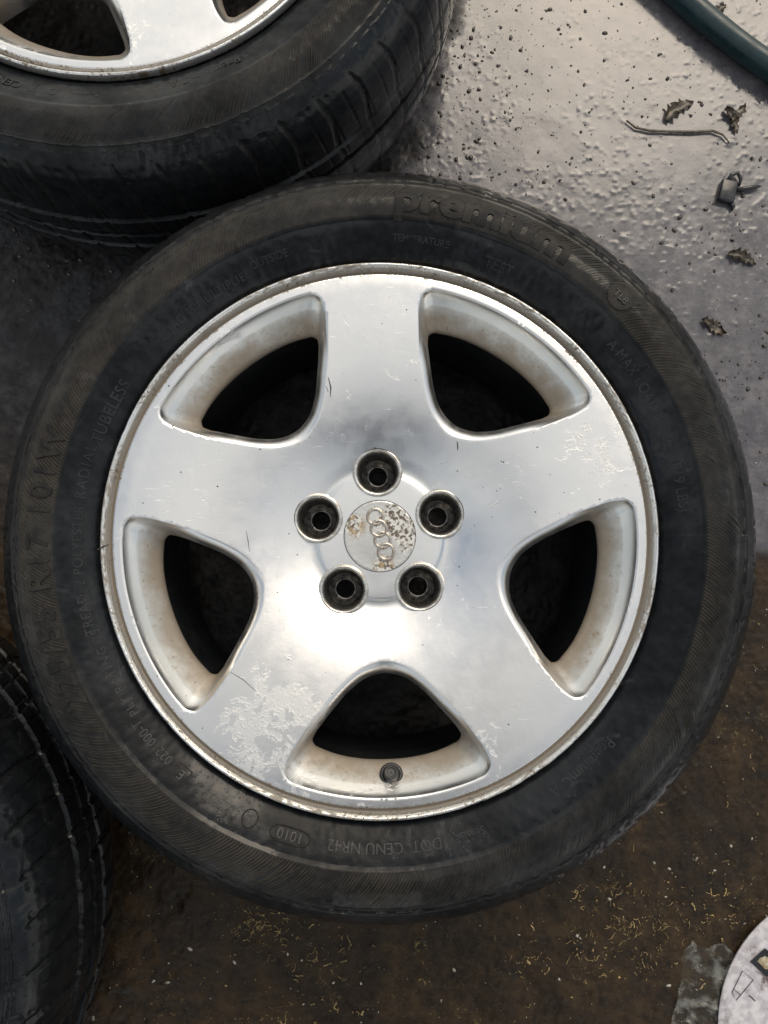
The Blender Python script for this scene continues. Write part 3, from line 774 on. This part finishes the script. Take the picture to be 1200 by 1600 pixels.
# ------------------------------------------------------------------ round printed disc and plastic scrap, lower right corner
PAPER = simple('mottled_paper', (.58, .55, .57), (.74, .72, .73), 28, (.35, .5), bs=.35)
def paper_mat():
    m = Mat('stained_paper'); a = m.ramp(m.noise(45, 7, .72), .50, .64); b = m.ramp(m.noise(14, 5), .42, .58)
    base = m.mix(m.ramp(m.noise(120, 5), .35, .65), (.50, .47, .50), (.72, .70, .72))
    base = m.mix(m.math('MULTIPLY', a, b), base, (.13, .09, .08))
    m.set(Base_Color=base, Roughness=.35, Normal=m.bump(m.noise(90, 6, .7), .5, .001)); return m.m
INK = simple('black_print', (.008, .008, .009), (.016, .016, .018), 60, (.3, .45), bs=.2)
OCHRE = simple('ochre_smear', (.30, .22, .10), (.60, .55, .42), 240, (.3, .5), bs=.6)
px_, py_ = unproj(1332, 1604); PRAD = .1450
disc = link('printed_disc', lathe('printed_disc', [(.0005,.0062),(.05,.0060),(.10,.0064),(.138,.0058),(PRAD-.0006,.0056),(PRAD,.0050),(PRAD-.0004,.0030),(.10,.0032)], 160, True, 50), paper_mat(), None, (px_, py_, 0))
tag(disc, 'white stained round card with black printed outlines, in the bottom right corner', 'card')
def strip(path, w, z, closed_=True):
    V = []; F = []; n = len(path)
    P = [Vector((*p, 0)) for p in path]
    for i, p in enumerate(P):
        a = P[i-1] if (closed_ or i > 0) else p; b_ = P[(i+1) % n] if (closed_ or i < n-1) else p
        t = (b_-a).normalized(); nrm = Vector((-t.y, t.x, 0)); k = w*(1.414 if closed_ and n == 4 else 1)
        V += [tuple(p+nrm*k+Vector((0, 0, z))), tuple(p-nrm*k+Vector((0, 0, z)))]
    for i in range(n if closed_ else n-1):
        j = (i+1) % n; F.append([2*i, 2*i+1, 2*j+1, 2*j])
    me = mesh('printed_mark', V, F, False); return me
def onp(*pp): return [(unproj(*q, z=.0065)[0]-px_, unproj(*q, z=.0065)[1]-py_) for q in pp]
link('printed_mark', strip(onp((1177,1502),(1195,1487),(1217,1502),(1198,1521)), .0026, .0068), INK, disc)
link('printed_mark', strip(onp((1160,1517),(1177,1531),(1150,1563),(1144,1550)), .0003, .0068), INK, disc)
link('printed_mark', strip(onp((1146,1545),(1158,1555)), .0003, .0069, False), INK, disc)
link('printed_mark', strip(onp((1170,1555),(1175,1559),(1180,1564)), .0005, .0068, False), INK, disc)
q = onp((1196,1503))[0]
V, F = [(q[0], q[1], .0078)], []
for i in range(14):
    a = i*TAU/14; r_ = .0075*(1+.25*math.sin(3*a)); V.append((q[0]+r_*math.cos(a), q[1]+r_*math.sin(a)*.9, .0066))
F = [[0, 1+i, 1+(i+1) % 14] for i in range(14)]
link('smear', mesh('smear', V, F), OCHRE, disc)
def film_sheet():
    P = [unproj(*p) for p in [(1062,1495),(1078,1468),(1105,1478),(1128,1470),(1150,1492),(1162,1500),(1150,1560),(1145,1610),(1040,1612),(1048,1585),(1058,1550)]]
    P = np.array(P); lo, hi = P.min(0), P.max(0); n = 90; xs = np.linspace(lo[0], hi[0], n); ys = np.linspace(lo[1], hi[1], n)
    GX, GY = np.meshgrid(xs, ys, indexing='ij'); pts = np.stack([GX.ravel(), GY.ravel()], -1)
    wob = pts+np.stack([fbm(pts[:, 0]*90, pts[:, 1]*90, 3, 5), fbm(pts[:, 0]*90, pts[:, 1]*90, 3, 6)], -1)*.006-.003
    ins = inside(P, wob)
    rg = 1-np.abs(fbm(pts[:, 0]*30+pts[:, 1]*25, pts[:, 1]*60, 3, 8)-.5)*6
    zz = .0014+np.clip(rg, 0, 1)*.0030+fbm(pts[:, 0]*160, pts[:, 1]*160, 3, 9)*.0016
    idx = -np.ones(len(pts), int); idx[ins] = np.arange(ins.sum()); V = np.column_stack([pts, zz])[ins]; F = []
    for i in range(n-1):
        for j in range(n-1):
            q = [idx[i*n+j], idx[(i+1)*n+j], idx[(i+1)*n+j+1], idx[i*n+j+1]]
            if min(q) >= 0: F.append(q)
    N_ = len(V); V2 = V.copy(); V2[:, 2] -= .0003
    F = F+[[a+N_ for a in f[::-1]] for f in F]
    return mesh('plastic_sheet', np.vstack([V, V2]), F, True)
pm = Mat('clear_plastic'); pm.set(Base_Color=(.30, .30, .27, 1), Roughness=.16, Alpha=pm.ramp(pm.noise(60, 5, .6), .45, .70, .03, .45), Normal=pm.bump(pm.noise(150, 5, .7), .7, .0012))
pm.b.inputs['Specular IOR Level'].default_value = .9
tag(link('plastic_film', film_sheet(), pm.m), 'crumpled clear plastic film tucked against the round white card', 'plastic film')

# ------------------------------------------------------------------ specks and marks lying on the wheel face
def specks():
    mb = MB()
    def on_face(px, py):
        x, y = unproj(px, py, .205); r = math.hypot(x, y); z = float(zf(min(r, .223))); x, y = unproj(px, py, z); return x, y, float(zf(min(math.hypot(x, y), .223)))
    def sliver(pts, w):
        P = []
        for p in pts:
            x, y, z = on_face(*p); z = z if math.hypot(x, y) < .2235 else .2158
            P.append((x, y, z+.0003))
        mb.add(*tube(P, [w*.5]+[w]*(len(P)-2)+[w*.4], 6, True, .6))
    sliver([(714,690),(715,697),(715,704)], .0006); sliver([(156,859),(164,855),(174,851)], .0008)
    sliver([(513,590),(517,606),(516,620)], .0006); sliver([(510,604),(513,613)], .0005)
    sliver([(993,717),(1000,719)], .0007); sliver([(1003,752),(1010,754)], .0008); sliver([(1002,955),(1009,959)], .0006)
    sliver([(385,830),(388,846),(390,862)], .0003); sliver([(360,1050),(380,1062),(400,1080)], .0003)
    r = random.Random(9)
    for _ in range(110):
        a = r.uniform(0, TAU); q = r.uniform(.07, .222); x, y = q*math.cos(a), q*math.sin(a)
        p = np.array([[x, y]])
        if any(inside(rot2(WO, BASE_ANG-PI/2+PI/5+k*TAU/5), p)[0] for k in range(5)): continue
        s = r.uniform(.00025, .0009)*(1.4 if r.random() < .1 else 1)
        v = IV*np.array([s, s*r.uniform(.5, 1), s*.35])+np.array([x, y, float(zf(q))+s*.1]); mb.add(v.tolist(), IF)
    return mb.mesh('grime_specks', True, 60)
SPK = simple('dark_specks', (.02, .017, .014), (.09, .06, .04), 500, (.3, .5), bs=.2)
rimo = [c for c in wheel.children if c.name == 'alloy_rim'][0]
o = link('grime_specks', specks(), SPK, rimo); o['kind'] = 'stuff'

# ------------------------------------------------------------------ the photographer, mirrored in the metal, stooping over the wheel from below the frame
def person():
    R3 = Matrix.Rotation(.073, 4, 'X'); CL = Vector((.0037, -.0282, .8566))
    vs = []; es = []; rad = []
    def v(p, r, parent=None):
        vs.append(Vector(p)); rad.append(r if hasattr(r, '__len__') else (r, r))
        if parent is not None: es.append((parent, len(vs)-1))
        return len(vs)-1
    pel = v((0,-.78,.93), (.15,.11)); b1 = v((0,-.75,1.08), (.14,.10), pel); b2 = v((0,-.67,1.25), (.15,.11), b1); ch = v((0,-.60,1.37), (.13,.10), b2)
    nk = v((0,-.53,1.45), .052, ch); h0 = v((0,-.49,1.51), .062, nk); h1 = v((0,-.455,1.575), (.072,.088), h0); h2 = v((0,-.45,1.635), (.070,.082), h1); h3 = v((0,-.455,1.68), (.045,.05), h2)
    for s in (-1, 1):
        sh = v((s*.165,-.585,1.375), .060, ch); ua = v((s*.215,-.53,1.24), .048, sh); el = v((s*.235,-.44,1.09), .041, ua); fa = v((s*.165,-.30,.99), .036, el); wr = v((s*.085,-.185,.895), (.026,.022), fa)
        pa = v((s*.064,-.145,.872), (.028,.014), wr); pb = v((s*.055,-.118,.862), (.026,.012), pa)
        for k, (dy, L) in enumerate(((.022,.030),(.008,.034),(-.006,.032),(-.020,.026))):
            a = v((s*.050,-.118+dy*.8,.853), .0088, pb); b = v((s*(.050-L*.35),-.112+dy,.8455), .0082, a); c_ = v((s*(.050-L*.8),-.108+dy,.8440), .0075, b)
            v((s*(.050-L),-.106+dy,.8455), .0065, c_)
        t1_ = v((s*.050,-.125,.880), .0105, pa); t2_ = v((s*.036,-.100,.880), .009, t1_); v((s*.022,-.085,.876), .0078, t2_)
        hp = v((s*.09,-.79,.85), .088, pel); kn = v((s*.135,-.735,.50), .060, hp); cf = v((s*.14,-.79,.32), .056, kn); an = v((s*.145,-.83,.10), .040, cf)
        ft = v((s*.15,-.76,.052), (.044,.034), an); v((s*.155,-.68,.040), (.042,.026), ft)
    me = bpy.data.meshes.new('body'); me.from_pydata([tuple(p) for p in vs], es, []); o = bpy.data.objects.new('person', me); COL.objects.link(o)
    md = o.modifiers.new('skin', 'SKIN'); sk = me.skin_vertices[0].data
    for i, r in enumerate(rad): sk[i].radius = r
    sk[0].use_root = True
    ss = o.modifiers.new('sub', 'SUBSURF'); ss.levels = ss.render_levels = 2
    dg = bpy.context.evaluated_depsgraph_get(); me2 = bpy.data.meshes.new_from_object(o.evaluated_get(dg)); o.modifiers.clear(); o.data = me2
    me2.name = 'person'
    jk = simple('navy_jacket', (.018, .022, .034), (.034, .040, .055), 12, (.7, .85), bs=.6, bd=.004, fine=60)
    tr = simple('grey_trousers', (.030, .030, .032), (.055, .054, .054), 14, (.75, .9), bs=.5, bd=.003, fine=80)
    sn = simple('skin', (.42, .25, .17), (.52, .33, .24), 30, (.45, .6), bs=.15); shm = simple('dark_shoes', (.02, .018, .016), (.04, .035, .03), 30, (.4, .6))
    me2.materials.clear()
    for m_ in (jk, tr, sn, shm): me2.materials.append(m_)
    for p in me2.polygons:
        c = p.center; p.use_smooth = True
        p.material_index = 3 if c.z < .11 else 1 if c.z < .90 and c.y < -.4 else 2 if (c.y > -.20 or (c.z > 1.455 and abs(c.x) < .1 and c.y > -.62)) else 0
    hair = simple('brown_hair', (.02, .013, .008), (.05, .03, .02), 60, (.5, .7), bs=.8, bd=.003, fine=220)
    def blob_(name, c, s, mat, cut=None):
        bm = bmesh.new(); bmesh.ops.create_uvsphere(bm, u_segments=20, v_segments=12, radius=1)
        if cut: bmesh.ops.delete(bm, geom=[v_ for v_ in bm.verts if cut(v_.co)], context='VERTS')
        m_ = bpy.data.meshes.new(name); bm.to_mesh(m_); bm.free()
        for p in m_.polygons: p.use_smooth = True
        q = link(name, m_, mat, o, c); q.scale = s; return q
    blob_('hair', (0,-.475,1.625), (.084,.096,.082), hair, lambda c: c.y > .45 and c.z < .45)
    blob_('nose', (0,-.372,1.572), (.014,.018,.020), sn); blob_('mouth', (0,-.381,1.540), (.024,.008,.006), simple('lips', (.4,.16,.13), (.45,.2,.16), 20))
    for s in (-1, 1):
        blob_('ear', (s*.078,-.47,1.585), (.010,.018,.030), sn)
        blob_('eye', (s*.030,-.382,1.598), (.014,.012,.010), simple('eye_white', (.6,.6,.6), (.7,.7,.7), 20))
    tag(o, 'person in a dark jacket stooping with a phone, seen only mirrored in the wheel', 'person')
    ph = link('phone', rbox('phone', .076, .156, .0085, .0025), PLASTIC, None, CL+R3@Vector((0, -.055, .0060))); ph.rotation_euler = (.073, 0, 0)
    tag(ph, 'black phone held flat above the wheel in both hands', 'phone')
person()
print('built in %.1fs' % (time.time()-T0))
